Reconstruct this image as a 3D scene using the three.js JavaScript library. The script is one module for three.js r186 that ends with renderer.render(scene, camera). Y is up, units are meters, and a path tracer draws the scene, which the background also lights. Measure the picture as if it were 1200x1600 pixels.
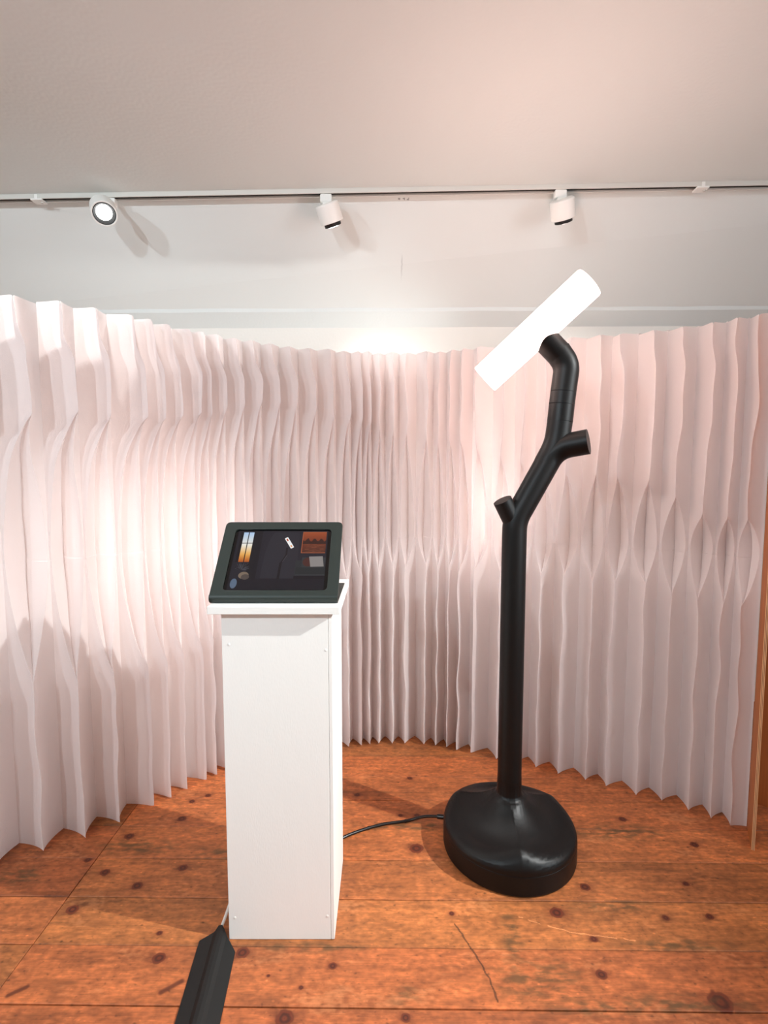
import * as THREE from 'three';
import { RoundedBoxGeometry } from 'three/addons/geometries/RoundedBoxGeometry.js';
import { mergeGeometries, toCreasedNormals } from 'three/addons/utils/BufferGeometryUtils.js';
import { RectAreaLightUniformsLib } from 'three/addons/lights/RectAreaLightUniformsLib.js';
import { ImprovedNoise } from 'three/addons/math/ImprovedNoise.js';

// ---------------------------------------------------------------- camera, exposure
const scene = new THREE.Scene();
scene.background = new THREE.Color().setRGB(0.55, 0.72, 0.95); // overcast sky, seen only through the window
RectAreaLightUniformsLib.init();
const camera = new THREE.PerspectiveCamera(2 * Math.atan(800 / 780) * 180 / Math.PI, 0.75, 0.05, 30);
camera.position.set(0, 1.3, 0);
camera.rotation.set(-Math.atan(60 / 780), 0, 0);
const renderer = new THREE.WebGLRenderer({ antialias: true });
renderer.toneMapping = THREE.LinearToneMapping;
renderer.toneMappingExposure = 0.94;
renderer.shadowMap.enabled = true;

// strengths (candela) and colours of the lamps; each light stands in its own fitting below
const WHITE = new THREE.Color().setRGB(0.95, 0.97, 0.96);
const COOL = new THREE.Color().setRGB(0.79, 0.92, 1.0);
const ROSE = new THREE.Color().setRGB(1.0, 0.69, 0.60);
const I_KEY = 46, I_FILL = 11, I_LEFT = 2.6, I_BACK = 1.5, I_TUBE = 0.25, I_STAND = 4.0, L_WINDOW = 9;

// ---------------------------------------------------------------- helpers
let seed = 7;
const rnd = () => { seed = (seed * 1664525 + 1013904223) >>> 0; return seed / 4294967296; };
const noiseGen = new ImprovedNoise();
const N = (x, y, z = 0) => noiseGen.noise(x, y, z);
const fbm = (x, y, z, o = 4) => { let a = 0.5, s = 0; for (let i = 0; i < o; i++) { s += a * N(x, y, z); x *= 2.03; y *= 2.03; z += 7.3; a *= 0.5; } return s; };
const V3 = (x, y, z) => new THREE.Vector3(x, y, z);
const smooth = (a, b, x) => { const t = Math.min(1, Math.max(0, (x - a) / (b - a))); return t * t * (3 - 2 * t); };
const taken = {};
function numbered(n) { if (!(n in taken)) { taken[n] = 0; return n; } taken[n]++; return n + '_' + String(taken[n]).padStart(3, '0'); }
function part(name, geometry, material, parent) {
  const m = new THREE.Mesh(geometry, material); m.name = name; m.castShadow = m.receiveShadow = true; parent.add(m); return m;
}
function thing(name, label, category, position = [0, 0, 0], group) {
  const o = new THREE.Group(); o.name = numbered(name); o.position.set(...position); o.userData = { label, category };
  if (group) o.userData.group = group; scene.add(o); return o;
}
function struct(name, geometry, material, label, category) {
  const m = part(name, geometry, material, scene); m.userData = { kind: 'structure', label, category }; return m;
}
function rbox(w, h, d, r, x, y, z) { const g = new RoundedBoxGeometry(w, h, d, 2, r); g.translate(x, y, z); return g; }
// slab from four corners (counter-clockwise seen from the room) pushed outwards by vector o
function slab(c, o, uvScale = 1) {
  const a = c.map(p => V3(...p)), b = a.map(p => p.clone().add(V3(...o)));
  const pos = [], uv = [];
  const quad = (p, q, r, s) => {
    const e1 = q.clone().sub(p).normalize(), n = e1.clone().cross(s.clone().sub(p)).normalize(), e2 = n.clone().cross(e1);
    for (const v of [p, q, r, p, r, s]) { pos.push(v.x, v.y, v.z); const d = v.clone().sub(p); uv.push(d.dot(e1) * uvScale, d.dot(e2) * uvScale); }
  };
  quad(a[0], a[1], a[2], a[3]); quad(b[3], b[2], b[1], b[0]);
  for (let i = 0; i < 4; i++) { const j = (i + 1) % 4; quad(a[j], a[i], b[i], b[j]); }
  const g = new THREE.BufferGeometry();
  g.setAttribute('position', new THREE.Float32BufferAttribute(pos, 3)); g.setAttribute('uv', new THREE.Float32BufferAttribute(uv, 2));
  g.computeVertexNormals(); return g;
}
function dataTex(w, h, fn, srgb) {
  const d = new Uint8Array(w * h * 4);
  for (let j = 0; j < h; j++) for (let i = 0; i < w; i++) { const c = fn(i, j), k = (j * w + i) * 4; d[k] = c[0]; d[k + 1] = c[1]; d[k + 2] = c[2]; d[k + 3] = 255; }
  const t = new THREE.DataTexture(d, w, h); t.magFilter = THREE.LinearFilter; t.minFilter = THREE.LinearFilter;
  t.wrapS = t.wrapT = THREE.MirroredRepeatWrapping; if (srgb) t.colorSpace = THREE.SRGBColorSpace; t.needsUpdate = true; return t;
}
// tube along a polyline whose corners are rounded; closed by flat caps
function pipe(points, r, corner = 0.05, seg = 64, rs = 28, caps = true) {
  const path = new THREE.CurvePath(), P = points.map(p => V3(...p));
  let prev = P[0];
  for (let i = 1; i < P.length - 1; i++) {
    const d1 = P[i - 1].clone().sub(P[i]), d2 = P[i + 1].clone().sub(P[i]);
    const c = Math.min(corner, d1.length() * 0.48, d2.length() * 0.48);
    const a = P[i].clone().add(d1.normalize().multiplyScalar(c)), b = P[i].clone().add(d2.normalize().multiplyScalar(c));
    path.add(new THREE.LineCurve3(prev, a)); path.add(new THREE.QuadraticBezierCurve3(a, P[i], b)); prev = b;
  }
  path.add(new THREE.LineCurve3(prev, P[P.length - 1]));
  const list = [new THREE.TubeGeometry(path, seg, r, rs, false)];
  if (caps) for (const [e, q] of [[P[0], P[1]], [P[P.length - 1], P[P.length - 2]]]) {
    const g = new THREE.CircleGeometry(r, rs);
    g.applyQuaternion(new THREE.Quaternion().setFromUnitVectors(V3(0, 0, 1), e.clone().sub(q).normalize())); g.translate(e.x, e.y, e.z); list.push(g);
  }
  return mergeGeometries(list);
}

// ---------------------------------------------------------------- materials
const plasterBump = dataTex(512, 512, (i, j) => { const v = 128 + 90 * fbm(i / 60, j / 60, 3, 4) + 40 * N(i / 6, j / 6, 1); return [v, v, v]; });
const M = {};
M.wall = new THREE.MeshStandardMaterial({ color: 0xf0ede6, roughness: 0.9, bumpMap: plasterBump, bumpScale: 0.0012 });
M.ceiling = new THREE.MeshStandardMaterial({ color: 0xe5eae8, roughness: 0.92, bumpMap: plasterBump, bumpScale: 0.0012 });
M.whitePaint = new THREE.MeshStandardMaterial({ color: 0xf1f0eb, roughness: 0.55, bumpMap: plasterBump, bumpScale: 0.0004 });
M.fixture = new THREE.MeshStandardMaterial({ color: 0xf3f1ec, roughness: 0.45 });
M.rail = new THREE.MeshStandardMaterial({ color: 0xd6d3cc, roughness: 0.5, metalness: 0.1 });
M.groove = new THREE.MeshStandardMaterial({ color: 0x2a2622, roughness: 0.8 });
M.baffle = new THREE.MeshStandardMaterial({ color: 0x0d0c0b, roughness: 0.6 });
M.black = new THREE.MeshPhysicalMaterial({ color: 0x060606, roughness: 0.46, specularIntensity: 0.6 });
M.blackTop = new THREE.MeshPhysicalMaterial({ color: 0x050505, roughness: 0.42, specularIntensity: 0.6 });
M.cord = new THREE.MeshStandardMaterial({ color: 0x070707, roughness: 0.28 });
M.rubber = new THREE.MeshStandardMaterial({ color: 0x0f100f, roughness: 0.6 });
M.green = new THREE.MeshStandardMaterial({ color: 0x1d2622, roughness: 0.5 });
M.glassBlack = new THREE.MeshStandardMaterial({ color: 0x050506, roughness: 0.15 });
M.whiteCord = new THREE.MeshStandardMaterial({ color: 0xe8e4de, roughness: 0.4 });
const fibre = dataTex(512, 512, (i, j) => { const v = 128 + 70 * N(i / 3.1, j / 3.1, 2) + 60 * fbm(i / 40, j / 40, 5, 3); return [v, v, v]; });
M.paper = new THREE.MeshPhysicalMaterial({ color: 0xf8f0ee, roughness: 1, transmission: 0.56, thickness: 0, side: THREE.DoubleSide, bumpMap: fibre, bumpScale: 0.0006 });
const plyTex = dataTex(512, 512, (i, j) => {
  const g = fbm(i / 90 + 1.5 * N(i / 120, j / 300, 4), j / 420, 9, 4), f = N(i / 4, j / 90, 6), s = 1 + 0.16 * g + 0.07 * f;
  return [Math.min(255, 222 * s), Math.min(255, 162 * s), Math.min(255, 96 * s)];
}, true);
M.ply = new THREE.MeshStandardMaterial({ map: plyTex, color: 0xd0a888, roughness: 0.6 });
const plyEdge = dataTex(64, 512, (i, j) => {
  const lay = Math.floor(i / 64 * 5) % 2, s = 1 + 0.12 * N(i / 3, j / 30, 8), c = lay ? [142, 84, 50] : [224, 176, 128]; return c.map(v => Math.min(255, v * s));
}, true);
M.plyEdge = new THREE.MeshStandardMaterial({ map: plyEdge, roughness: 0.7 });

// ---------------------------------------------------------------- floor of pine planks
const PITCH = 0.1555, TURN = 0.0108, BUTT = -0.973, ROW0 = -1.1216;      // rows run across the room, turned a little
const FX0 = -1.5, FX1 = 1.6, FZ0 = -2.4, FZ1 = -0.95;                    // area that the wood texture shows without repeating
const knots = [[-0.915, -1.699, 14], [-0.912, -1.537, 13], [-0.781, -1.484, 14], [-0.665, -1.556, 12], [-0.999, -1.589, 10], [-0.932, -1.398, 15], [-0.637, -1.321, 7], [-0.605, -1.247, 14], [-0.385, -1.262, 15], [-0.136, -1.226, 9], [-0.238, -1.1, 18], [-0.764, -1.792, 14], [-0.764, -1.892, 10], [-0.713, -1.928, 10], [-0.109, -1.932, 10], [0.113, -1.641, 20], [0.513, -1.387, 17], [0.201, -1.385, 7], [0.634, -1.479, 13], [1.09, -1.659, 12], [0.959, -1.374, 10], [0.588, -1.303, 9], [0.566, -1.203, 12], [0.83, -1.135, 24], [0.052, -1.101, 10], [0.827, -1.37, 8], [0.96, -1.491, 9], [0.127, -1.81, 10], [0.063, -1.81, 8], [0.11, -2.043, 10], [-0.5, -1.74, 14], [0.9, -1.79, 12], [-0.35, -1.33, 5], [-0.21, -1.17, 5], [-0.3, -1.2, 4]];
const slashes = [[-0.923, -1.161, 0.016, 0.010, 0.009], [-0.54, -1.172, 0.02, 0.014, 0.010]];
const stains = [[0.364, -1.337, 0.018, 0.05], [0.36, -1.285, 0.022, 0.04], [0.40, -1.19, 0.1, 0.05], [0.707, -1.129, 0.16, 0.018], [0.531, -1.122, 0.1, 0.015], [0.695, -1.411, 0.1, 0.015], [-1.18, -1.519, 0.06, 0.03], [-0.56, -1.62, 0.08, 0.025], [0.053, -1.147, 0.03, 0.02], [-0.2, -1.278, 0.12, 0.012], [0.10, -1.75, 0.16, 0.02], [0.81, -1.285, 0.12, 0.015], [-0.85, -1.65, 0.12, 0.03], [0.85, -1.72, 0.15, 0.03]];
const darkScratch = [[0.205, -1.35], [0.221, -1.317], [0.25, -1.251], [0.272, -1.191], [0.281, -1.136]];
const lightScratch = [[0.396, -1.374], [0.462, -1.347], [0.545, -1.321], [0.714, -1.297]];
const segDist = (px, pz, line) => { let b = 9; for (let i = 0; i + 1 < line.length; i++) { const [ax, az] = line[i], [bx, bz] = line[i + 1]; const dx = bx - ax, dz = bz - az; const t = Math.min(1, Math.max(0, ((px - ax) * dx + (pz - az) * dz) / (dx * dx + dz * dz))); b = Math.min(b, Math.hypot(px - ax - t * dx, pz - az - t * dz)); } return b; };
const rowOf = (x, z) => Math.floor((ROW0 - (z - Math.tan(TURN) * -x * -1)) / PITCH);
const TW = 2048, TH = 1024;
const rowTone = []; for (let i = 0; i < 60; i++) rowTone.push([0.93 + 0.14 * rnd(), rnd() * 50, rnd() * 0.06 - 0.03]);
const woodBumpVals = new Float32Array(TW * TH);
const woodTex = dataTex(TW, TH, (i, j) => {
  const x = FX0 + (i + 0.5) / TW * (FX1 - FX0), z = FZ1 + (j + 0.5) / TH * (FZ0 - FZ1);
  const row = rowOf(x, z) + 20, [tone, off, red] = rowTone[(row + (x < BUTT ? 23 : 0)) % 60];
  let warp = 0, kd = 0, kr = 0;
  for (const [kx, kz, mm] of knots) {
    const dx = x - kx, dz = z - kz; if (Math.abs(dx) > 0.16 || Math.abs(dz) > 0.07) continue;
    const r = mm / 1000 * 1.15, wob = 1 + 0.18 * N(dx * 90, dz * 90, kx * 9), q = Math.hypot(dx / 1.15, dz) / (r * wob);
    warp += 0.9 * r * Math.sign(dz || 1) * Math.exp(-(dx * dx) / (9 * r * r) - Math.abs(dz) / (2.2 * r));
    kd = Math.max(kd, 1 - smooth(0.75, 1.1, q)); if (q < 1.1) kr = 0.5 + 0.5 * Math.sin(q * 11);
    kd = Math.max(kd, 0.32 * Math.exp(-Math.max(0, q - 1) * 1.6) * (Math.abs(dx) > Math.abs(dz) ? 1 : 0.4));
  }
  for (const [kx, kz, lx, lz, w] of slashes) { const d = segDist(x, z, [[kx - lx, kz + lz], [kx + lx, kz - lz]]); kd = Math.max(kd, 0.7 * (1 - smooth(0.2, 1, d / w))); }
  const zz = z + warp, wav = 0.02 * N(x * 1.1, off, 2) + 0.006 * N(x * 5, zz * 12, off);
  const ring = Math.sin((zz + wav) * 210 + 7 * N(x * 0.9, zz * 9, off)) * 0.5 + 0.5;
  const streak = N(x * 7, zz * 260, off), fine = N(x * 40, zz * 700, off + 3), broad = fbm(x * 1.7, zz * 9, off, 3);
  let g = tone * (1 - 0.06 * ring * ring + 0.07 * streak + 0.05 * fine + 0.26 * broad);
  // small dents, flecks and worn patches of varnish
  const blotch = fbm(x * 14, z * 26, 11, 4); g *= 1 + 0.28 * blotch;
  const fleck = N(x * 75, z * 120, 17); if (fleck > 0.42) g *= 1 - 0.9 * (fleck - 0.42); if (fleck < -0.5) g *= 1 + 0.8 * (-0.5 - fleck);
  const scuff = fbm(x * 48, z * 95, 31, 4), pore = N(x * 26, z * 420, off + 9), worn = fbm(x * 5, z * 11, 47, 4);
  g *= 1 + 0.34 * scuff + 0.09 * pore; const pale = smooth(0.16, 0.5, worn + 0.55 * scuff);
  let c = [178 * g, (103 + 160 * red) * g, (57 + 50 * red) * g]; c = c.map((v, k) => v * (1 - 0.35 * pale) + [206, 142, 96][k] * 0.35 * pale);
  const dirt = smooth(0.18, 0.55, fbm(x * 9, z * 30, 61, 4) + 0.4 * scuff); c = c.map((v, k) => v * (1 - 0.4 * dirt) + [96, 58, 34][k] * 0.4 * dirt);
  const deep = [72 + 40 * kr, 30 + 18 * kr, 16 + 8 * kr]; c = c.map((v, k) => v * (1 - kd) + deep[k] * kd);
  let st = 0; for (const [sx, sz, a, b] of stains) { const q = Math.hypot((x - sx) / a, (z - sz) / b); if (q < 2.2) st = Math.max(st, (1 - smooth(0.2, 2, q)) * smooth(-0.22, 0.3, fbm(x * 22, z * 60, 23, 4))); }
  c = c.map((v, k) => v * (1 - 0.75 * st) + [88, 66, 40][k] * 0.75 * st);
  if (x > 0.1 && x < 0.8 && z < -1.05 && z > -1.4) {
    const d1 = segDist(x + 0.003 * N(x * 60, z * 60, 1), z, darkScratch); if (d1 < 0.0022) c = c.map(v => v * 0.62);
    const d2 = segDist(x, z + 0.004 * N(x * 50, 2, 1), lightScratch); if (d2 < 0.0016 && N(x * 40, 5, 5) > -0.15) c = c.map((v, k) => Math.min(255, v * 1.1 + [30, 30, 28][k]));
  }
  woodBumpVals[j * TW + i] = 0.5 + 0.12 * streak - 0.1 * ring + 0.3 * blotch - 0.2 * st;
  return c.map(v => Math.max(0, Math.min(255, v)));
}, true);
const woodBump = dataTex(TW / 2, TH / 2, (i, j) => { const v = 255 * Math.min(1, Math.max(0, woodBumpVals[2 * j * TW + 2 * i])); return [v, v, v]; });
M.wood = new THREE.MeshStandardMaterial({ map: woodTex, roughness: 0.55, bumpMap: woodBump, bumpScale: 0.0015 });
M.subfloor = new THREE.MeshStandardMaterial({ color: 0x1c100a, roughness: 1 });
{
  const floor = struct('floor', slab([[-3.2, -0.02, 2.3], [3.2, -0.02, 2.3], [3.2, -0.02, -3.1], [-3.2, -0.02, -3.1]], [0, -0.1, 0]), M.subfloor, 'worn orange pine plank floor with dark knots', 'floor');
  const tt = Math.tan(TURN);
  for (let r = -21; r < 11; r++) {
    const za = ROW0 - r * PITCH, cuts = [-3.15, BUTT, r % 3 === 0 ? 2.1 : r % 3 === 1 ? 2.6 : 1.9, 3.15];
    for (let k = 0; k + 1 < cuts.length; k++) {
      const g0 = 0.0011, x0 = cuts[k] + g0, x1 = cuts[k + 1] - g0, lift = (((r * 7 + k * 3) % 5) - 2) * 0.0003, ch = 0.0012;
      const zf = za - g0, zb = za - PITCH + g0, top = [], low = [];
      for (const [x, z, sx, sz] of [[x0, zf, 1, -1], [x1, zf, -1, -1], [x1, zb, -1, 1], [x0, zb, 1, 1]]) { top.push(V3(x + sx * ch, lift, z + sz * ch + tt * x)); low.push(V3(x, lift - ch, z + tt * x)); }
      const bot = low.map(p => V3(p.x, -0.02, p.z)), pos = [], uv = [];
      const q = (a, b, c, d) => { for (const v of [a, b, c, a, c, d]) { pos.push(v.x, v.y, v.z); uv.push((v.x - FX0) / (FX1 - FX0), (v.z - FZ1) / (FZ0 - FZ1)); } };
      q(top[0], top[1], top[2], top[3]);
      for (let i = 0; i < 4; i++) { const n = (i + 1) % 4; q(low[i], low[n], top[n], top[i]); q(bot[i], bot[n], low[n], low[i]); }
      const g = new THREE.BufferGeometry(); g.setAttribute('position', new THREE.Float32BufferAttribute(pos, 3)); g.setAttribute('uv', new THREE.Float32BufferAttribute(uv, 2)); g.computeVertexNormals();
      part('plank', g, M.wood, floor);
    }
  }
}

// ---------------------------------------------------------------- room shell
const CEIL = 2.495, WALLTOP = 2.1;
const zRail = x => -2.203 + 0.0328 * x, zCrease = x => zRail(x) - 0.035, zWall = x => -2.797 + 0.0161 * x;
struct('wall_back', slab([[-3.1, 0, zWall(-3.1)], [3.1, 0, zWall(3.1)], [3.1, 2.6, zWall(3.1)], [-3.1, 2.6, zWall(-3.1)]], [0, 0, -0.12]), M.wall, 'white plaster back wall behind the pleated paper partition', 'wall');
struct('wall_left', slab([[-3.1, 0, 2.2], [-3.1, 0, -3.0], [-3.1, 2.7, -3.0], [-3.1, 2.7, 2.2]], [-0.12, 0, 0]), M.wall, 'white plaster wall on the left', 'wall');
{ // right wall with a window beside the viewer
  const sh = new THREE.Shape(); sh.moveTo(-2.2, 0); sh.lineTo(3.0, 0); sh.lineTo(3.0, 2.7); sh.lineTo(-2.2, 2.7); sh.closePath();
  const ho = new THREE.Path(); ho.moveTo(-1.3, 0.8); ho.lineTo(0.1, 0.8); ho.lineTo(0.1, 2.1); ho.lineTo(-1.3, 2.1); ho.closePath(); sh.holes.push(ho);
  const g = new THREE.ExtrudeGeometry(sh, { depth: 0.12, bevelEnabled: false }); g.rotateY(Math.PI / 2); g.translate(3.1, 0, 0);
  struct('wall_right', g, M.wall, 'white plaster wall on the right with a window', 'wall');
  const w = new THREE.Group(); w.name = 'window_1'; w.userData = { kind: 'structure', label: 'tall white casement window beside the viewer', category: 'window' }; w.position.set(3.16, 0.8, 0.6); scene.add(w);
  part('window_frame', mergeGeometries([rbox(0.06, 0.05, 1.4, 0.004, 0, 0.025, 0), rbox(0.06, 0.05, 1.4, 0.004, 0, 1.275, 0), rbox(0.06, 1.2, 0.05, 0.004, 0, 0.65, 0.675), rbox(0.06, 1.2, 0.05, 0.004, 0, 0.65, -0.675), rbox(0.05, 1.2, 0.05, 0.004, 0, 0.65, 0)]), M.fixture, w);
  const glass = new THREE.MeshPhysicalMaterial({ color: 0xffffff, roughness: 0, transmission: 1, thickness: 0 });
  for (const z of [-0.3375, 0.3375]) part('pane', (() => { const q = new THREE.BoxGeometry(0.004, 1.2, 0.62); q.translate(0.012, 0.65, z); return q; })(), glass, w);
  const day = new THREE.RectAreaLight(new THREE.Color().setRGB(0.80, 0.92, 1.0), L_WINDOW, 1.3, 1.2); day.position.set(3.09, 1.45, 0.6); day.lookAt(0, 1.45, 0.6); day.name = 'daylight'; scene.add(day);
}
struct('wall_front', slab([[3.1, 0, 2.2], [-3.1, 0, 2.2], [-3.1, 2.7, 2.2], [3.1, 2.7, 2.2]], [0, 0, 0.12]), M.wall, 'white plaster wall behind the viewer', 'wall');
struct('ceiling', slab([[-3.2, CEIL, zCrease(-3.2)], [3.2, CEIL, zCrease(3.2)], [3.2, CEIL, 2.3], [-3.2, CEIL, 2.3]], [0, 0.12, 0]), M.ceiling, 'flat white plaster ceiling', 'ceiling');
// sloping part with a run mark and pin holes in the paint, as seen between the second and third spotlight
const slopeMark = dataTex(512, 512, (i, j) => {
  const u = i / 512, v = j / 512; let s = 1;
  const d = Math.abs(u - 0.5 - 0.004 * N(v * 40, 3, 1)) / 0.006; if (v > 0.40 && v < 0.62 && d < 1) s -= 0.13 * (1 - d) * smooth(0.40, 0.46, v) * (1 - smooth(0.5, 0.62, v));
  if (v > 0.025 && v < 0.04) for (const k of [0.47, 0.5, 0.525]) if (Math.abs(u - k) < 0.007 && N(u * 90, v * 90, 4) > -0.2) s -= 0.3;
  return [231 * s, 234 * s, 231 * s];
}, true);
slopeMark.wrapS = slopeMark.wrapT = THREE.ClampToEdgeWrapping;
M.slope = new THREE.MeshStandardMaterial({ color: 0xffffff, map: slopeMark, roughness: 0.92 });
{
  const g = slab([[-3.2, WALLTOP, zWall(-3.2)], [3.2, WALLTOP, zWall(3.2)], [3.2, CEIL, zCrease(3.2)], [-3.2, CEIL, zCrease(-3.2)]], [0, 0.1, -0.06]);
  const p = g.attributes.position, uv = g.attributes.uv; // a 0.7 m wide strip of the slope carries the marks
  for (let i = 0; i < p.count; i++) uv.setXY(i, (p.getX(i) - 0.085) / 0.7 + 0.5, (CEIL - p.getY(i)) / (CEIL - WALLTOP));
  struct('ceiling_slope', g, M.slope, 'sloping white plaster ceiling below the light rail', 'ceiling');
}
struct('trim_1', (() => {
  const sh = new THREE.Shape(); sh.moveTo(0, 0); sh.lineTo(0.098, 0.054); sh.lineTo(0.104, 0.072); sh.lineTo(0, 0.072);
  const g = new THREE.ExtrudeGeometry(sh, { depth: 6.2, bevelEnabled: false, steps: 60 }); g.rotateY(-Math.PI / 2); g.rotateX(0); g.rotateY(0);
  g.translate(3.1, 0, 0); const p = g.attributes.position;
  for (let i = 0; i < p.count; i++) { const x = p.getX(i); p.setXYZ(i, x, WALLTOP - 0.004 + p.getY(i) + 0.0022 * N(x * 5, 1, 2), zWall(x) + p.getZ(i) * (1 + 0.06 * N(x * 3, 7, 2))); }
  g.computeVertexNormals(); return g;
})(), M.ceiling, 'uneven plaster bead where the slope meets the back wall', 'trim');

// ---------------------------------------------------------------- track rails
function rail(label, x0, x1, zf, joints) {
  const xm = (x0 + x1) / 2, t = thing('track_rail', label, 'light rail', [xm, CEIL, zf(xm)]);
  t.rotation.y = -Math.atan((zf(x1) - zf(x0)) / (x1 - x0));
  const L = x1 - x0, ch = [rbox(L, 0.004, 0.034, 0.001, 0, -0.002, 0), rbox(L, 0.018, 0.006, 0.002, 0, -0.011, 0.0145), rbox(L, 0.018, 0.006, 0.002, 0, -0.011, -0.0145)];
  part('channel', mergeGeometries(ch.map(g => g.toNonIndexed ? g : g)), M.rail, t);
  part('groove', rbox(L, 0.008, 0.022, 0.001, 0, -0.009, 0), M.groove, t);
  for (const j of joints) {
    const c = part('joint_clip', mergeGeometries([rbox(0.05, 0.007, 0.04, 0.002, j - xm, -0.0235, 0), rbox(0.014, 0.022, 0.042, 0.002, j - xm, -0.014, 0)]), M.fixture, t);
    part('screw', (() => { const g = new THREE.CylinderGeometry(0.005, 0.005, 0.006, 12); g.translate(j - xm + 0.014, -0.029, 0); return g; })(), M.rail, c);
  }
  return t;
}
rail('long grey light rail running across the ceiling crease', -3.05, 3.05, zRail, [-1.49, 1.31]);
rail('grey light rail on the ceiling behind the viewer', -3.0, 3.0, () => 1.0, [0]);

// ---------------------------------------------------------------- track spotlights
const headGeo = (() => {
  const p = [[0, 0.036], [0.044, 0.036], [0.0485, 0.033], [0.05, 0.028], [0.05, -0.036], [0.049, -0.038], [0.0445, -0.038], [0.0435, -0.034], [0.0435, -0.02], [0, -0.02]].map(a => new THREE.Vector2(...a));
  return new THREE.LatheGeometry(p.reverse(), 48);
})();
const baffleGeo = new THREE.LatheGeometry([[0.030, -0.0225], [0.0335, -0.024], [0.0405, -0.0365], [0.0430, -0.0365], [0.0432, -0.022], [0.030, -0.0225]].map(a => new THREE.Vector2(...a)), 40);
const snootGeo = new THREE.LatheGeometry([[0.036, -0.022], [0.036, -0.052], [0.033, -0.053], [0.0325, -0.022]].map(a => new THREE.Vector2(...a)), 40);
const lensGeo = (() => { const g = new THREE.LatheGeometry([[0, -0.0275], [0.018, -0.0265], [0.031, -0.0235]].map(a => new THREE.Vector2(...a)), 40); return g; })();
const lensGeoSnoot = (() => { const g = new THREE.LatheGeometry([[0, -0.056], [0.02, -0.0555], [0.031, -0.052]].map(a => new THREE.Vector2(...a)), 40); return g; })();
function spot(label, x, zf, aim, intensity, color, o = {}) {
  const t = thing('track_spotlight', label, 'spotlight', [x, CEIL - 0.02, zf(x)], 'track spotlights');
  const a = V3(...aim).normalize(), drop = o.drop ?? 0.07, shift = o.shift ?? [0, 0];
  part('adapter', mergeGeometries([rbox(0.05, 0.034, 0.03, 0.006, 0, -0.016, 0), rbox(0.03, 0.016, 0.024, 0.004, 0, -0.036, 0)]), M.fixture, t);
  const c = V3(shift[0], -drop, shift[1]);
  part('stem', pipe([[0, -0.03, 0], [c.x * 0.5, -0.05, c.z * 0.5], [c.x - a.x * 0.025, c.y - a.y * 0.025, c.z - a.z * 0.025]], 0.007, 0.01, 16, 12), M.fixture, t);
  const q = new THREE.Quaternion().setFromUnitVectors(V3(0, -1, 0), a);
  const head = part('head', headGeo, M.fixture, t); head.position.copy(c); head.quaternion.copy(q);
  part('baffle', o.snoot ? snootGeo : baffleGeo, M.baffle, head);
  const lm = new THREE.MeshStandardMaterial({ color: 0xffffff, emissive: color, emissiveIntensity: o.glow ?? 6, roughness: 0.4 });
  part('lens', o.snoot ? lensGeoSnoot : lensGeo, lm, head);
  const s = new THREE.SpotLight(color, intensity, 0, o.angle ?? 0.8, o.pen ?? 1, 2);
  s.position.copy(c).addScaledVector(a, o.snoot ? 0.064 : 0.045); s.target.position.copy(s.position).addScaledVector(a, 1); s.castShadow = true; s.shadow.radius = o.radius ?? 1.2;
  s.shadow.mapSize.set(1024, 1024); s.name = 'spot_beam'; s.target.name = 'beam_target'; t.add(s); t.add(s.target);
  return t;
}
spot('round white spotlight at the left end, its lit face turned to the viewer', -1.175, zRail, [0.42, -0.70, 0.60], I_LEFT, WHITE, { angle: 0.98, pen: 0.8, drop: 0.075, shift: [0.0, 0.06], glow: 8 });
spot('white spotlight in the middle of the rail, tilted away', -0.245, zRail, [0.28, -0.83, -0.5], I_BACK, WHITE, { snoot: true, angle: 0.62, pen: 0.9, shift: [0.012, 0.0] });
spot('white spotlight above the glowing tube lamp, tilted away', 0.735, zRail, [0.28, -0.83, -0.5], I_BACK, WHITE, { snoot: true, angle: 0.62, pen: 0.9, shift: [0.012, 0.0] });
const zRear = () => 1.0;
spot('white spotlight on the rear rail aimed at the sloping ceiling', -1.3, zRear, [0.25, -0.30, -1], I_FILL, COOL, { angle: 0.85 });
spot('white spotlight at the left of the rear rail', -2.6, zRear, [0.6, -0.30, -1], I_FILL, COOL, { angle: 0.85 });
// the strong light from the right that throws the plinth's shadow to the left
rail('short grey light rail on the ceiling to the right of the viewer', 1.9, 2.9, () => -0.68, []);
spot('white spotlight on the short rail to the right of the viewer', 2.32, () => -0.68, [-2.67, -1.95, -0.72], I_KEY, WHITE, { angle: 0.44, pen: 1 });

// flood lamps on stands behind the partition: one makes the left part of the paper glow, the other lights the back wall
function floodLamp(label, position, aim, intensity) {
  const t = thing('flood_lamp', label, 'flood lamp', position, 'flood lamps behind the partition');
  const disc = new THREE.CylinderGeometry(0.12, 0.125, 0.014, 40); disc.translate(0, 0.007, 0); part('foot', disc, M.fixture, t);
  part('post', pipe([[0, 0.01, 0], [0, 1.06, 0]], 0.01, 0.02, 4, 16), M.fixture, t);
  const a = V3(...aim).normalize(), head = part('head', headGeo, M.fixture, t); head.position.set(0, 1.1, 0); head.quaternion.setFromUnitVectors(V3(0, -1, 0), a);
  part('baffle', baffleGeo, M.baffle, head); part('lens', lensGeo, new THREE.MeshStandardMaterial({ color: 0xffffff, emissive: WHITE, emissiveIntensity: 6, roughness: 0.4 }), head);
  const s = new THREE.SpotLight(WHITE, intensity, 0, 0.95, 1, 2); s.position.copy(head.position).addScaledVector(a, 0.045); s.target.position.copy(s.position).add(a); s.castShadow = true; s.shadow.radius = 1.5; s.name = 'flood_beam'; s.target.name = 'beam_target'; t.add(s, s.target);
}
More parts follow.
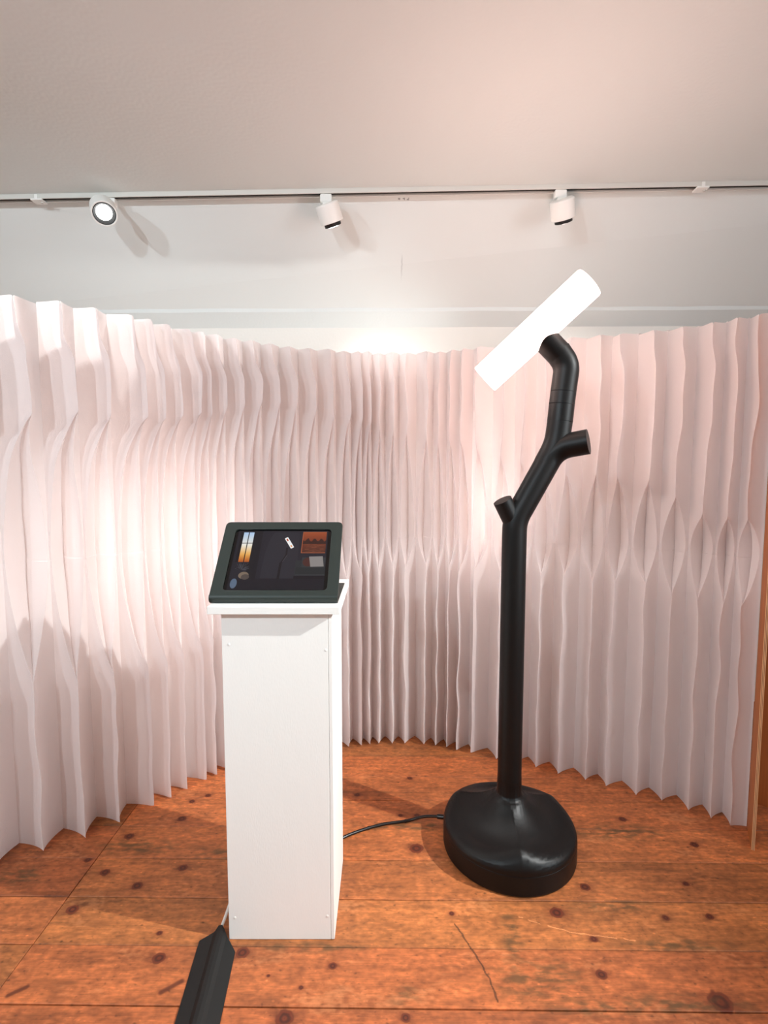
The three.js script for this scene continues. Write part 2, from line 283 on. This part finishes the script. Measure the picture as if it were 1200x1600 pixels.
floodLamp('white flood lamp on a stand, hidden behind the left part of the partition', [-1.36, 0, -2.66], [0.62, -0.08, 0.75], I_STAND);
floodLamp('white flood lamp on a stand, hidden behind the right part of the partition', [1.05, 0, -2.5], [-1, 0.16, -0.2], I_STAND * 1.5);

// ---------------------------------------------------------------- pleated paper partition
const tips = [[-1.66, -1.36], [-1.53, -1.40], [-1.40, -1.455], [-1.28, -1.53], [-1.166, -1.614], [-1.058, -1.68], [-0.977, -1.755], [-0.895, -1.85], [-0.849, -1.9], [-0.805, -1.952], [-0.749, -2.016], [-0.715, -2.05], [-0.672, -2.085],
  [-0.61, -2.12], [-0.545, -2.15], [-0.475, -2.178], [-0.40, -2.205], [-0.32, -2.232], [-0.24, -2.255], [-0.167, -2.272], [-0.105, -2.282], [-0.066, -2.292], [-0.025, -2.3], [0.04, -2.297], [0.098, -2.3], [0.192, -2.289], [0.244, -2.283], [0.294, -2.268], [0.339, -2.245], [0.4, -2.218], [0.507, -2.167], [0.585, -2.137], [0.665, -2.103], [0.747, -2.056], [0.85, -2.012], [0.915, -1.973], [1.013, -1.912], [1.098, -1.88], [1.169, -1.825], [1.225, -1.778], [1.272, -1.742]].map(a => new THREE.Vector2(...a));
const BOARD_BACK = new THREE.Vector2(1.338, -1.748);
const topAt = x => 1.878 - 0.022 * smooth(-0.9, -0.1, x) - 0.008 * smooth(0.7, 1.2, x), SEAM = 0.995, DEPTH = 0.092;
const nT = tips.length;
const tang = tips.map((p, i) => tips[Math.min(nT - 1, i + 1)].clone().sub(tips[Math.max(0, i - 1)]).normalize());
const inward = tang.map(t => new THREE.Vector2(-t.y, t.x));                 // towards the room (and the viewer)
for (let i = 0; i < nT; i++) if (inward[i].y < 0) inward[i].negate();
const curve = (table, x) => { for (let i = 0; i + 1 < table.length; i++) if (x <= table[i + 1][0]) { const t = Math.max(0, (x - table[i][0]) / (table[i + 1][0] - table[i][0])), s = t * t * (3 - 2 * t); return table[i][1] * (1 - s) + table[i + 1][1] * s; } return table[table.length - 1][1]; };
const swayTable = [[0, 0], [1.3, 0], [1.5, 0.034], [1.68, 0.032], [1.78, 0.004], [1.9, 0]];
const swayGain = [[-1.8, 1], [-0.6, 0.9], [-0.2, 0.6], [0.05, 0.15], [0.35, 0], [0.7, 0.15], [0.85, 0.35], [1.3, 0.3]];
const ampTable = [[0, 1], [0.5, 1], [0.9, 0.96], [1.2, 0.96], [1.5, 1.0], [1.7, 0.97], [1.79, 0.86], [1.9, 0.80]];
// half-way up, the edge of every pleat is pushed inwards: a pointed lens between an upper and a lower apex
const lensTop = [[-1.5, 1.45], [-0.95, 1.5], [-0.5, 1.6], [-0.15, 1.55], [0.1, 1.48], [0.3, 1.44], [0.5, 1.37], [0.75, 1.30], [1.0, 1.27], [1.2, 1.14]];
const lensLow = [[-1.5, 0.62], [-0.9, 0.58], [-0.6, 0.62], [-0.2, 0.80], [0.0, 0.87], [1.0, 0.87], [1.2, 0.83]];
const valley = [];
for (let i = 0; i <= nT; i++) {
  const a = tips[Math.max(0, i - 1)], b = tips[Math.min(nT - 1, i)], n = inward[Math.min(nT - 1, i)].clone().add(inward[Math.max(0, i - 1)]).normalize();
  const gap = i === 0 || i === nT ? 0.1 : a.distanceTo(b), d = (DEPTH + 0.02 * smooth(-0.6, -1.1, (a.x + b.x) / 2)) * (0.75 + 0.25 * Math.min(1, gap / 0.09));
  const m = a.clone().add(b).multiplyScalar(0.5); if (i === 0) m.addScaledVector(tang[0], -0.06);
  valley.push(m.addScaledVector(n, -d));
}
valley[nT] = BOARD_BACK.clone();
const wob = (i, h, k) => N(h * 5.5, i * 3.7, k) ;
function pleatSection(i, h) {                     // outline of one pleat at height h, as four runs of points
  const A = valley[i], B = valley[i + 1], T = tips[i], t = tang[i], n = inward[i];
  const gap = A.distanceTo(B), gain = curve(swayGain, T.x) * Math.min(1, gap / 0.075);
  const hs = h + 0.03 * wob(i, 0.3, 40);
  const sway = curve(swayTable, hs) * gain + 0.012 * wob(i, h, 3) * Math.min(1, h * 3 + 0.3);
  const amp = curve(ampTable, hs) + 0.06 * wob(i, h * 0.7, 9);
  const root = A.clone().add(B).multiplyScalar(0.5), reach = T.clone().sub(root).dot(n);
  const tip = T.clone().addScaledVector(n, (amp - 1) * reach).addScaledVector(t, sway);
  const up = curve(lensTop, T.x) + 0.03 * wob(i, 1.1, 70), low = curve(lensLow, T.x) + 0.02 * wob(i, 1.7, 80), mid = 1.02;
  const v = h > mid ? (h - mid) / (up - mid) : (mid - h) / (mid - low), half = Math.max(0, (0.41 + 0.05 * smooth(-0.4, -0.9, T.x)) * (1 - Math.pow(v, 1.8)));
  const POW = 1.9, qc = Math.min(0.997, 1 - Math.pow(half / 0.5, 1 / POW)), dent = 0.8; // level at which the edge folds back
  const at = (f, q, d) => root.clone().lerp(tip, d).addScaledVector(f.clone().sub(root), Math.pow(1 - q, POW));
  const outer = f => { const run = []; for (let k = 0; k <= 8; k++) { const q = qc * k / 8; run.push([at(f, q, q), q]); } return run; };
  const inner = f => { const run = []; for (let k = 0; k <= 4; k++) { const q = qc + (1 - qc) * k / 4; run.push([at(f, q, qc - dent * (q - qc)), q]); } return run; };
  return [outer(A), inner(A), inner(B).reverse(), outer(B).reverse()];
}
function pleatGeometry(i, h0, h1, rows, top, bottom) {
  const pos = [], uv = [], idx = [], secs = [];
  for (let r = 0; r <= rows; r++) secs.push([h0 + (h1 - h0) * r / rows]);
  for (const s of secs) s.push(pleatSection(i, s[0]));
  for (let run = 0; run < 4; run++) {
    const cols = secs[0][1][run].length, base = pos.length / 3; let u0 = run * 0.07;
    secs.forEach(([h, sec], r) => sec[run].forEach(([p, q], k) => {
      let y = h; const end = Math.pow(q, 6);
      if (top && r === rows) y -= 0.016 * end; if (bottom && r === 0) y += 0.010 * end;
      pos.push(p.x, y, p.y); uv.push((u0 + k * 0.012) * 3 + i * 0.37, h * 3);
    }));
    for (let r = 0; r < rows; r++) for (let k = 0; k + 1 < cols; k++) { const a = base + r * cols + k, b = a + 1, c = a + cols, d = c + 1; idx.push(a, b, d, a, d, c); }
  }
  const g = new THREE.BufferGeometry(); g.setAttribute('position', new THREE.Float32BufferAttribute(pos, 3)); g.setAttribute('uv', new THREE.Float32BufferAttribute(uv, 2)); g.setIndex(idx); g.computeVertexNormals(); return g;
}
function rearSheet(h0, h1) {                      // the rear face of the honeycomb, folded the other way
  const pts = []; for (let i = 0; i < nT; i++) { pts.push(valley[i].clone().addScaledVector(inward[i], -0.002)); pts.push(tips[i].clone().addScaledVector(inward[i], -2 * DEPTH - 0.02)); } pts.push(valley[nT].clone());
  const pos = [], uv = []; let u = 0;
  for (let i = 0; i + 1 < pts.length; i++) { const a = pts[i], b = pts[i + 1], l = a.distanceTo(b);
    for (const [p, y, uu] of [[a, h0, u], [b, h0, u + l], [b, h1, u + l], [a, h0, u], [b, h1, u + l], [a, h1, u]]) { pos.push(p.x, y, p.y); uv.push(uu * 3, y * 3); } u += l; }
  const g = new THREE.BufferGeometry(); g.setAttribute('position', new THREE.Float32BufferAttribute(pos, 3)); g.setAttribute('uv', new THREE.Float32BufferAttribute(uv, 2)); g.computeVertexNormals(); return g;
}
{
  const t = thing('pleated_partition', 'tall white translucent paper partition with deep vertical pleats, curving round the lamp', 'partition');
  const lower = part('lower_tier', rearSheet(0.004, SEAM - 0.0004), M.paper, t), upper = part('upper_tier', rearSheet(SEAM + 0.0004, 1.855), M.paper, t);
  for (let i = 0; i < nT; i++) {
    const dy = 0.008 * wob(i, 5, 30);
    part('pleat', pleatGeometry(i, 0.002, SEAM - 0.0004, 48, false, true), M.paper, lower);
    part('pleat', pleatGeometry(i, SEAM + 0.0004, topAt(tips[i].x) + dy, 48, true, false), M.paper, upper);
  }
}

// ---------------------------------------------------------------- plywood at the right edge
{
  const t = thing('end_board', 'narrow upright plywood end board holding the right end of the paper partition', 'board', [1.2765, 0, -1.634]);
  t.rotation.y = -Math.atan2(0.0615, 0.104);
  const g = new THREE.BoxGeometry(0.0095, 1.9, 0.122); g.translate(0.0008, 0.95, -0.0612); const m = part('face', g, M.ply, t);
  part('front_edge', (() => { const e = new THREE.BoxGeometry(0.0095, 1.9, 0.0012); e.translate(0.0008, 0.95, 0.0006); return e; })(), M.plyEdge, t);
}
{
  const t = thing('plywood_panel', 'yellowish plywood panel standing at the right edge behind the end board', 'panel', [1.476, 0, -1.877]);
  t.rotation.y = -Math.PI / 4;
  const g = new THREE.BoxGeometry(0.62, 1.9, 0.015); g.translate(0.29, 0.95, -0.0075); part('sheet', g, M.ply, t);
  const e = new THREE.BoxGeometry(0.0012, 1.9, 0.015); e.translate(-0.0206, 0.95, -0.0075); part('sheet_edge', e, M.plyEdge, t);
}

// ---------------------------------------------------------------- plinth
const PX0 = -0.433, PX1 = -0.138, PZ0 = -1.301, PZ1 = -1.586, PT = 0.955;
{
  const cx = (PX0 + PX1) / 2, cz = (PZ0 + PZ1) / 2, w = PX1 - PX0, d = PZ0 - PZ1, hb = PT - 0.022;
  const t = thing('plinth', 'tall white painted wooden plinth with an overhanging top board', 'plinth', [cx, 0, cz]);
  part('front_panel', rbox(w - 0.011, hb - 0.001, 0.012, 0.0012, -0.0055, hb / 2, d / 2 - 0.006), M.whitePaint, t);
  part('side_panel', rbox(0.0105, hb - 0.001, d, 0.0015, w / 2 - 0.0052, hb / 2, 0), M.whitePaint, t);
  part('side_panel', rbox(0.012, hb - 0.001, d - 0.0125, 0.0012, -w / 2 + 0.006, hb / 2, -0.006), M.whitePaint, t);
  part('back_panel', rbox(w - 0.024, hb - 0.001, 0.012, 0.0012, 0, hb / 2, -d / 2 + 0.006), M.whitePaint, t);
  part('top_board', rbox(0.346, 0.021, 0.340, 0.0018, -0.288 - cx, PT - 0.0105, -1.444 - cz), M.whitePaint, t);
  for (const [x, y] of [[-0.128, 0.845], [-0.13, 0.065], [0.128, 0.07], [0.13, 0.83]]) {
    const g = new THREE.SphereGeometry(0.0035, 10, 8); g.scale(1, 1.2, 0.35); g.translate(x, y, d / 2); part('nail_head', g, M.whitePaint, t);
  }
}

// ---------------------------------------------------------------- tablet stand and tablet
const screenMap = (() => {
  const W = 1024, H = 768, cv = document.createElement('canvas'); cv.width = W; cv.height = H; const x = cv.getContext('2d');
  x.fillStyle = '#23222c'; x.fillRect(0, 0, W, H);
  x.fillStyle = '#2b2a33'; x.beginPath(); x.moveTo(330, 640); x.quadraticCurveTo(330, 120, 420, 20); x.lineTo(700, 20); x.lineTo(720, 640); x.closePath(); x.fill();
  x.fillStyle = '#1b1a23'; x.fillRect(0, 630, W, 138); x.fillStyle = '#191820'; x.fillRect(170, 0, 110, 640);
  // window with a sunset
  const wg = x.createLinearGradient(0, 20, 0, 420); wg.addColorStop(0, '#b4d2f5'); wg.addColorStop(0.45, '#fbf4e6'); wg.addColorStop(0.75, '#f3b45c'); wg.addColorStop(1, '#b3551c');
  x.fillStyle = wg; x.fillRect(62, 20, 118, 400); x.fillStyle = '#14131a'; x.fillRect(116, 20, 10, 400); x.fillRect(62, 165, 118, 9); x.fillRect(30, 20, 32, 400);
  // plant and vase
  for (let i = 0; i < 60; i++) { const a = rnd() * 6.28, r = 30 + 60 * rnd(); x.strokeStyle = ['#3a3a44', '#15151b', '#4a4a52'][i % 3]; x.lineWidth = 4 + 5 * rnd(); x.beginPath(); x.moveTo(120, 520); x.lineTo(120 + r * Math.cos(a), 480 + 0.7 * r * Math.sin(a)); x.stroke(); }
  x.fillStyle = '#7d6d5e'; x.beginPath(); x.ellipse(150, 590, 56, 44, 0, 0, 7); x.fill(); x.fillStyle = '#544a46'; x.beginPath(); x.ellipse(170, 610, 44, 34, 0, 0, 7); x.fill();
  x.fillStyle = '#5d6f86'; x.beginPath(); x.ellipse(60, 690, 36, 60, 0, 0, 7); x.fill();
  // picture on the wall
  x.fillStyle = '#b0603c'; x.fillRect(738, 14, 270, 290); const pg = x.createLinearGradient(0, 20, 0, 300); pg.addColorStop(0, '#a5502c'); pg.addColorStop(0.4, '#7d3a24'); pg.addColorStop(1, '#4e2a22');
  x.fillStyle = pg; x.fillRect(746, 22, 262, 274); x.fillStyle = '#3b211d'; x.beginPath(); x.moveTo(746, 140); for (let i = 0; i <= 13; i++) x.lineTo(746 + i * 20.2, 120 + 24 * Math.sin(i * 1.7) + 10 * rnd()); x.lineTo(1008, 180); x.lineTo(746, 180); x.fill();
  for (let i = 0; i < 50; i++) { x.strokeStyle = i % 2 ? '#6a3a2a' : '#8a5138'; x.lineWidth = 3; const y = 190 + 100 * rnd(), q = 750 + 200 * rnd(); x.beginPath(); x.moveTo(q, y); x.lineTo(q + 50, y + 10 * rnd() - 5); x.stroke(); }
  // sofa and cushions
  x.fillStyle = '#2c2f33'; x.beginPath(); x.roundRect(690, 400, 110, 190, 30); x.fill(); x.fillStyle = '#33363a'; x.fillRect(760, 360, 260, 130); x.fillStyle = '#262a2d'; x.fillRect(700, 490, 324, 90);
  x.fillStyle = '#3a3c40'; x.fillRect(700, 580, 324, 12); x.fillStyle = '#17161d'; x.fillRect(690, 595, 334, 40);
  x.fillStyle = '#4c2a26'; x.beginPath(); x.ellipse(830, 420, 60, 58, 0, 0, 7); x.fill(); x.fillStyle = '#8f8a88'; x.beginPath(); x.moveTo(835, 350); x.lineTo(985, 345); x.lineTo(1005, 478); x.lineTo(860, 482); x.closePath(); x.fill();
  // the lamp in the picture: dark crooked stem, bright tilted tube
  x.strokeStyle = '#131218'; x.lineWidth = 26; x.beginPath(); x.moveTo(524, 640); x.lineTo(530, 430); x.stroke(); x.lineWidth = 20; x.beginPath(); x.moveTo(530, 440); x.lineTo(580, 330); x.lineTo(578, 230); x.stroke();
  x.strokeStyle = '#5a5560'; x.lineWidth = 4; x.beginPath(); x.moveTo(548, 420); x.lineTo(590, 330); x.stroke();
  x.save(); x.translate(596, 165); x.rotate(1.02); x.fillStyle = '#ffffff'; x.beginPath(); x.roundRect(-82, -20, 164, 40, 8); x.fill(); x.fillStyle = '#c8552c'; x.fillRect(-66, -7, 34, 16); x.fillStyle = '#efa55c'; x.fillRect(40, -7, 26, 16); x.restore();
  const t = new THREE.CanvasTexture(cv); t.colorSpace = THREE.SRGBColorSpace; return t;
})();
M.screen = new THREE.MeshStandardMaterial({ color: 0x030303, roughness: 0.18, emissive: 0xffffff, emissiveMap: screenMap, emissiveIntensity: 0.9 });
function roundRect(w, h, r, cls = THREE.Shape) { const s = new cls(), a = w / 2, b = h / 2; s.moveTo(-a + r, -b); s.lineTo(a - r, -b); s.quadraticCurveTo(a, -b, a, -b + r); s.lineTo(a, b - r); s.quadraticCurveTo(a, b, a - r, b); s.lineTo(-a + r, b); s.quadraticCurveTo(-a, b, -a, b - r); s.lineTo(-a, -b + r); s.quadraticCurveTo(-a, -b, -a + r, -b); return s; }
{
  const SW = 0.342, rise = 0.186, back = 0.172, SL = Math.hypot(rise, back), tilt = Math.atan2(back, rise), cx = -0.2945, z0 = -1.303;
  const t = thing('tablet_stand', 'dark green metal tablet stand, its sloping frame set on the white plinth', 'tablet stand', [cx, PT, z0]);
  // base plate lying on the plinth, bend at the front, sloping faceplate with a window for the tablet
  part('base_plate', rbox(SW, 0.003, 0.235, 0.0014, 0, 0.0017, -0.125), M.green, t);
  const bend = (() => { const p = [], Rr = 0.014, a0 = -Math.PI / 2, a1 = -Math.PI / 2 - (Math.PI - (Math.PI / 2 - tilt)); // arc from the base plate round to the faceplate
    const sh = new THREE.Shape(); const pts = []; for (let k = 0; k <= 14; k++) { const a = a0 + (a1 - a0) * k / 14; pts.push([Math.cos(a) * Rr, Rr + Math.sin(a) * Rr]); }
    const inn = pts.map(([u, v]) => [u * 0.78, Rr + (v - Rr) * 0.78]).reverse();
    [...pts, ...inn].forEach(([u, v], k) => k ? sh.lineTo(u, v) : sh.moveTo(u, v)); sh.closePath();
    const g = new THREE.ExtrudeGeometry(sh, { depth: SW, bevelEnabled: false }); g.translate(0, 0, -SW / 2); g.rotateY(Math.PI / 2); g.translate(0, 0.0003, -0.013); return g; })();
  part('bend', bend, M.green, t);
  const holder = new THREE.Group(); holder.name = 'face'; // local frame of the sloping face
  const fp = new THREE.Matrix4().makeRotationX(-tilt).setPosition(0, 0.012, -0.003);
  const sh = roundRect(SW, SL, 0.014), hole = roundRect(0.284, 0.206, 0.014, THREE.Path); sh.holes.push(hole);
  const g = new THREE.ExtrudeGeometry(sh, { depth: 0.003, bevelEnabled: true, bevelSize: 0.0012, bevelThickness: 0.0012, bevelSegments: 2, curveSegments: 8 });
  g.translate(0, SL / 2, 0); g.applyMatrix4(fp); part('faceplate', g, M.green, t);
  const box = rbox(SW - 0.03, SL - 0.026, 0.020, 0.006, 0, SL / 2, -0.0125); box.applyMatrix4(fp); part('housing', box, M.green, t);
  for (const x of [-0.108, 0.104]) { const s = rbox(0.032, 0.0016, 0.002, 0.0006, x, SL / 2 + 0.1015, 0.0012); s.applyMatrix4(fp); part('retaining_tab', s, M.green, t); }
  const leg = pipe([[0, 0.004, -0.2], [0, 0.14, -0.145]], 0.012, 0.02, 12, 16); part('support', leg, M.green, t);
  const tb = thing('tablet', 'tablet in the green stand, showing a dim living room with a lit lamp', 'tablet', [cx, PT, z0]);
  const gl = new THREE.ShapeGeometry(roundRect(0.2845, 0.2065, 0.014), 8); gl.translate(0, SL / 2, -0.0012); gl.applyMatrix4(fp); part('bezel', gl, M.glassBlack, tb);
  const scr = new THREE.PlaneGeometry(0.262, 0.1965); scr.translate(0, SL / 2, -0.0007); scr.applyMatrix4(fp); part('screen', scr, M.screen, tb);
}

// ---------------------------------------------------------------- branching floor lamp with a glowing tube
{
  const LX = 0.436, LZ = -1.66, R = 0.226, r0 = 0.0405, PLATE = 0.07;
  const t = thing('floor_lamp', 'black branching floor lamp with a round base and a glowing tilted tube', 'floor lamp', [LX, 0, LZ]);
  const plate = new THREE.LatheGeometry([[0, 0.001], [R - 0.006, 0.001], [R - 0.001, 0.005], [R, 0.01], [R, PLATE - 0.003], [R - 0.002, PLATE - 0.001], [0, PLATE - 0.001]].map(a => new THREE.Vector2(...a)), 96);
  part('base_plate', plate, M.black, t);
  // shell: three ridges run from the pole to the rim, shallow hollows between them
  const ridge0 = -93 * Math.PI / 180, rings = [], seg = 180;
  const rim = []; for (let k = 0; k <= 12; k++) { const u = k / 12 * Math.PI / 2 * 0.93; rim.push([R - 0.062 * (1 - Math.cos(u)), PLATE + 0.064 * Math.sin(u)]); }
  for (const p of rim) rings.push(p);
  const [ra, ya] = rim[12]; for (let k = 1; k <= 22; k++) { const q = k / 22; rings.push([ra + (0.058 - ra) * q, ya + 0.034 * q + 0.018 * q * q * q]); }
  const yb = ya + 0.052; for (let k = 1; k <= 6; k++) { const a = k / 6 * Math.PI / 2; rings.push([0.058 - 0.0165 * Math.sin(a), yb + 0.02 * (1 - Math.cos(a))]); }
  rings.push([r0 + 0.001, yb + 0.05]);
  const pos = [], idx = [];
  rings.forEach(([r, y]) => { for (let s = 0; s < seg; s++) {
    const th = s / seg * Math.PI * 2, g = Math.abs(Math.sin(1.5 * (th - ridge0))), q = Math.min(1, Math.max(0, (R - r) / (R - 0.05)));
    const dip = Math.pow(g, 0.85) * (0.030 * Math.pow(Math.sin(Math.PI * Math.pow(q, 0.75)), 1.0) + 0.005 * smooth(PLATE + 0.015, PLATE + 0.06, y) * (1 - smooth(0.5, 1, q)));
    pos.push(Math.cos(th) * r, Math.max(PLATE, y - dip), -Math.sin(th) * r);
  } });
  for (let k = 0; k + 1 < rings.length; k++) for (let s = 0; s < seg; s++) { const n = (s + 1) % seg, a = k * seg + s, b = k * seg + n, c = a + seg, d = b + seg; idx.push(a, b, d, a, d, c); }
  let sg = new THREE.BufferGeometry(); sg.setAttribute('position', new THREE.Float32BufferAttribute(pos, 3)); sg.setIndex(idx); sg = toCreasedNormals(sg, 0.42);
  part('base_shell', sg, M.blackTop, t);
  // stem
  const P = (x, y, z = 0) => [x - LX, y, z];
  part('pole', pipe([P(LX, 0.2), P(LX, 1.085)], r0, 0.05, 8, 40), M.black, t);
  part('collar', pipe([P(LX, 0.2), P(LX, 0.252)], r0 + 0.0006, 0.05, 4, 40), M.blackTop, t);
  part('fork', mergeGeometries([pipe([P(LX, 1.08), P(LX + 0.001, 1.145), P(0.515, 1.29)], r0, 0.06, 48, 40), pipe([P(LX, 1.10), P(LX - 0.004, 1.135), P(0.391, 1.212, 0.012)], 0.031, 0.035, 32, 36)]), M.black, t);
  part('crossing', mergeGeometries([pipe([P(0.513, 1.286), P(0.566, 1.385), P(0.6545, 1.402, 0.05)], r0, 0.07, 48, 40), pipe([P(0.535, 1.33), P(0.570, 1.398), P(0.5785, 1.47)], r0 - 0.0004, 0.05, 48, 40)]), M.black, t);
  part('sleeve', pipe([P(0.5785, 1.4705), P(0.583, 1.525)], r0, 0.02, 8, 40), M.blackTop, t);
  part('sleeve', pipe([P(0.583, 1.526), P(0.587, 1.565)], r0, 0.02, 8, 40), M.black, t);
  part('elbow', pipe([P(0.587, 1.566), P(0.597, 1.652), P(0.564, 1.697)], r0, 0.05, 40, 40), M.black, t);
  // glowing tube
  const A = V3(...P(0.341, 1.618, -0.062)), B = V3(...P(0.638, 1.893, 0.063)), ax = B.clone().sub(A), L = ax.length(), mid = A.clone().add(B).multiplyScalar(0.5); ax.normalize();
  const meet = A.clone().addScaledVector(ax, L * 0.52);
  part('socket', pipe([P(0.572, 1.686), [meet.x, meet.y, meet.z]], r0, 0.02, 12, 40), M.blackTop, t);
  const rt = 0.0515, tubeGeo = new THREE.LatheGeometry([[0, -L / 2 + 0.002], [rt - 0.005, -L / 2 + 0.002], [rt - 0.0035, -L / 2], [rt - 0.001, -L / 2 + 0.001], [rt, -L / 2 + 0.004], [rt, L / 2 - 0.006], [rt - 0.002, L / 2 - 0.001], [rt - 0.006, L / 2], [0, L / 2]].map(a => new THREE.Vector2(...a)), 64);
  const tube = part('light_tube', tubeGeo, new THREE.MeshStandardMaterial({ color: 0xfff4ee, roughness: 0.5, emissive: ROSE, emissiveIntensity: 4 }), t);
  tube.position.copy(mid); tube.quaternion.setFromUnitVectors(V3(0, 1, 0), ax); tube.userData.label = 'glowing white tube';
  for (const k of [-0.36, -0.12, 0.12, 0.36]) { const l = new THREE.PointLight(ROSE, I_TUBE, 0, 2); l.position.set(0, k * L, 0); l.castShadow = true; l.shadow.radius = 2.2; l.name = 'tube_light'; tube.add(l); }
  const plug = pipe([P(0.232, 0.047, -0.074), P(0.196, 0.044, -0.083)], 0.0085, 0.01, 4, 16); part('plug', plug, M.cord, t);
  const c = new THREE.CatmullRomCurve3([P(0.2, 0.044, -0.083), P(0.15, 0.028, -0.105), P(0.09, 0.007, -0.112), P(-0.02, 0.0062, -0.088), P(-0.14, 0.0062, -0.03), P(-0.21, 0.0062, 0.03)].map(a => V3(...a)));
  part('power_cord', new THREE.TubeGeometry(c, 60, 0.0052, 12), M.cord, t);
  for (const k of [0.42, 0.66]) { const p = c.getPoint(k), d = c.getTangent(k); const g = new THREE.CylinderGeometry(0.0062, 0.0062, 0.008, 14); g.applyQuaternion(new THREE.Quaternion().setFromUnitVectors(V3(0, 1, 0), d)); g.translate(p.x, p.y, p.z); part('cable_tie', g, M.cord, t); }
}

// ---------------------------------------------------------------- cable cover and white cable
{
  const t = thing('cable_cover', 'black rubber cable cover lying on the floor in front of the plinth', 'cable cover', [-0.46, 0, -1.2]);
  const prof = [[-0.055, 0.001], [-0.0535, 0.003], [-0.02, 0.0105], [-0.0165, 0.014], [-0.010, 0.0195], [0, 0.0215], [0.010, 0.0195], [0.0165, 0.014], [0.02, 0.0105], [0.0535, 0.003], [0.055, 0.001]];
  const pos = [], uv = [], idx = [], rows = 30, len = 0.65;
  for (let r = 0; r <= rows; r++) for (const [u, y] of prof) {
    const s = r / rows, endCut = u > 0 ? 0.062 * u / 0.055 : u < -0.03 ? 0.03 : u < -0.012 ? 0.012 : 0; // worn, cut-off end
    const z = -0.125 + endCut + s * (len - endCut) + 0; pos.push(u + 0.018 * s * len / 0.21, y, z); uv.push(u * 6, z * 6);
  }
  const n = prof.length; for (let r = 0; r < rows; r++) for (let k = 0; k + 1 < n; k++) { const a = r * n + k, b = a + 1, c = a + n, d = c + 1; idx.push(a, c, d, a, d, b); }
  for (const r of [0, rows]) { const b = pos.length / 3; for (const [k] of prof.entries()) { pos.push(pos[(r * n + k) * 3], 0.0005, pos[(r * n + k) * 3 + 2]); uv.push(0, 0); } for (let k = 0; k + 1 < n; k++) { const a = r * n + k; if (r) idx.push(a, b + k, b + k + 1, a, b + k + 1, a + 1); else idx.push(a, b + k + 1, b + k, a, a + 1, b + k + 1); } }
  let g = new THREE.BufferGeometry(); g.setAttribute('position', new THREE.Float32BufferAttribute(pos, 3)); g.setAttribute('uv', new THREE.Float32BufferAttribute(uv, 2)); g.setIndex(idx); g = toCreasedNormals(g, 0.3);
  part('ramp', g, M.rubber, t);
  const wc = thing('power_cable', 'white cable running from behind the plinth into the black cable cover', 'cable', [-0.46, 0, -1.3]);
  const cc = new THREE.CatmullRomCurve3([V3(0.0, 0.011, 0.03), V3(-0.003, 0.012, -0.01), V3(-0.002, 0.014, -0.05), V3(0.0, 0.022, -0.1), V3(0.006, 0.05, -0.2), V3(0.02, 0.06, -0.29), V3(0.08, 0.06, -0.315)]);
  part('cable_run', new THREE.TubeGeometry(cc, 40, 0.0042, 12), M.whiteCord, wc);
}

renderer.render(scene, camera);
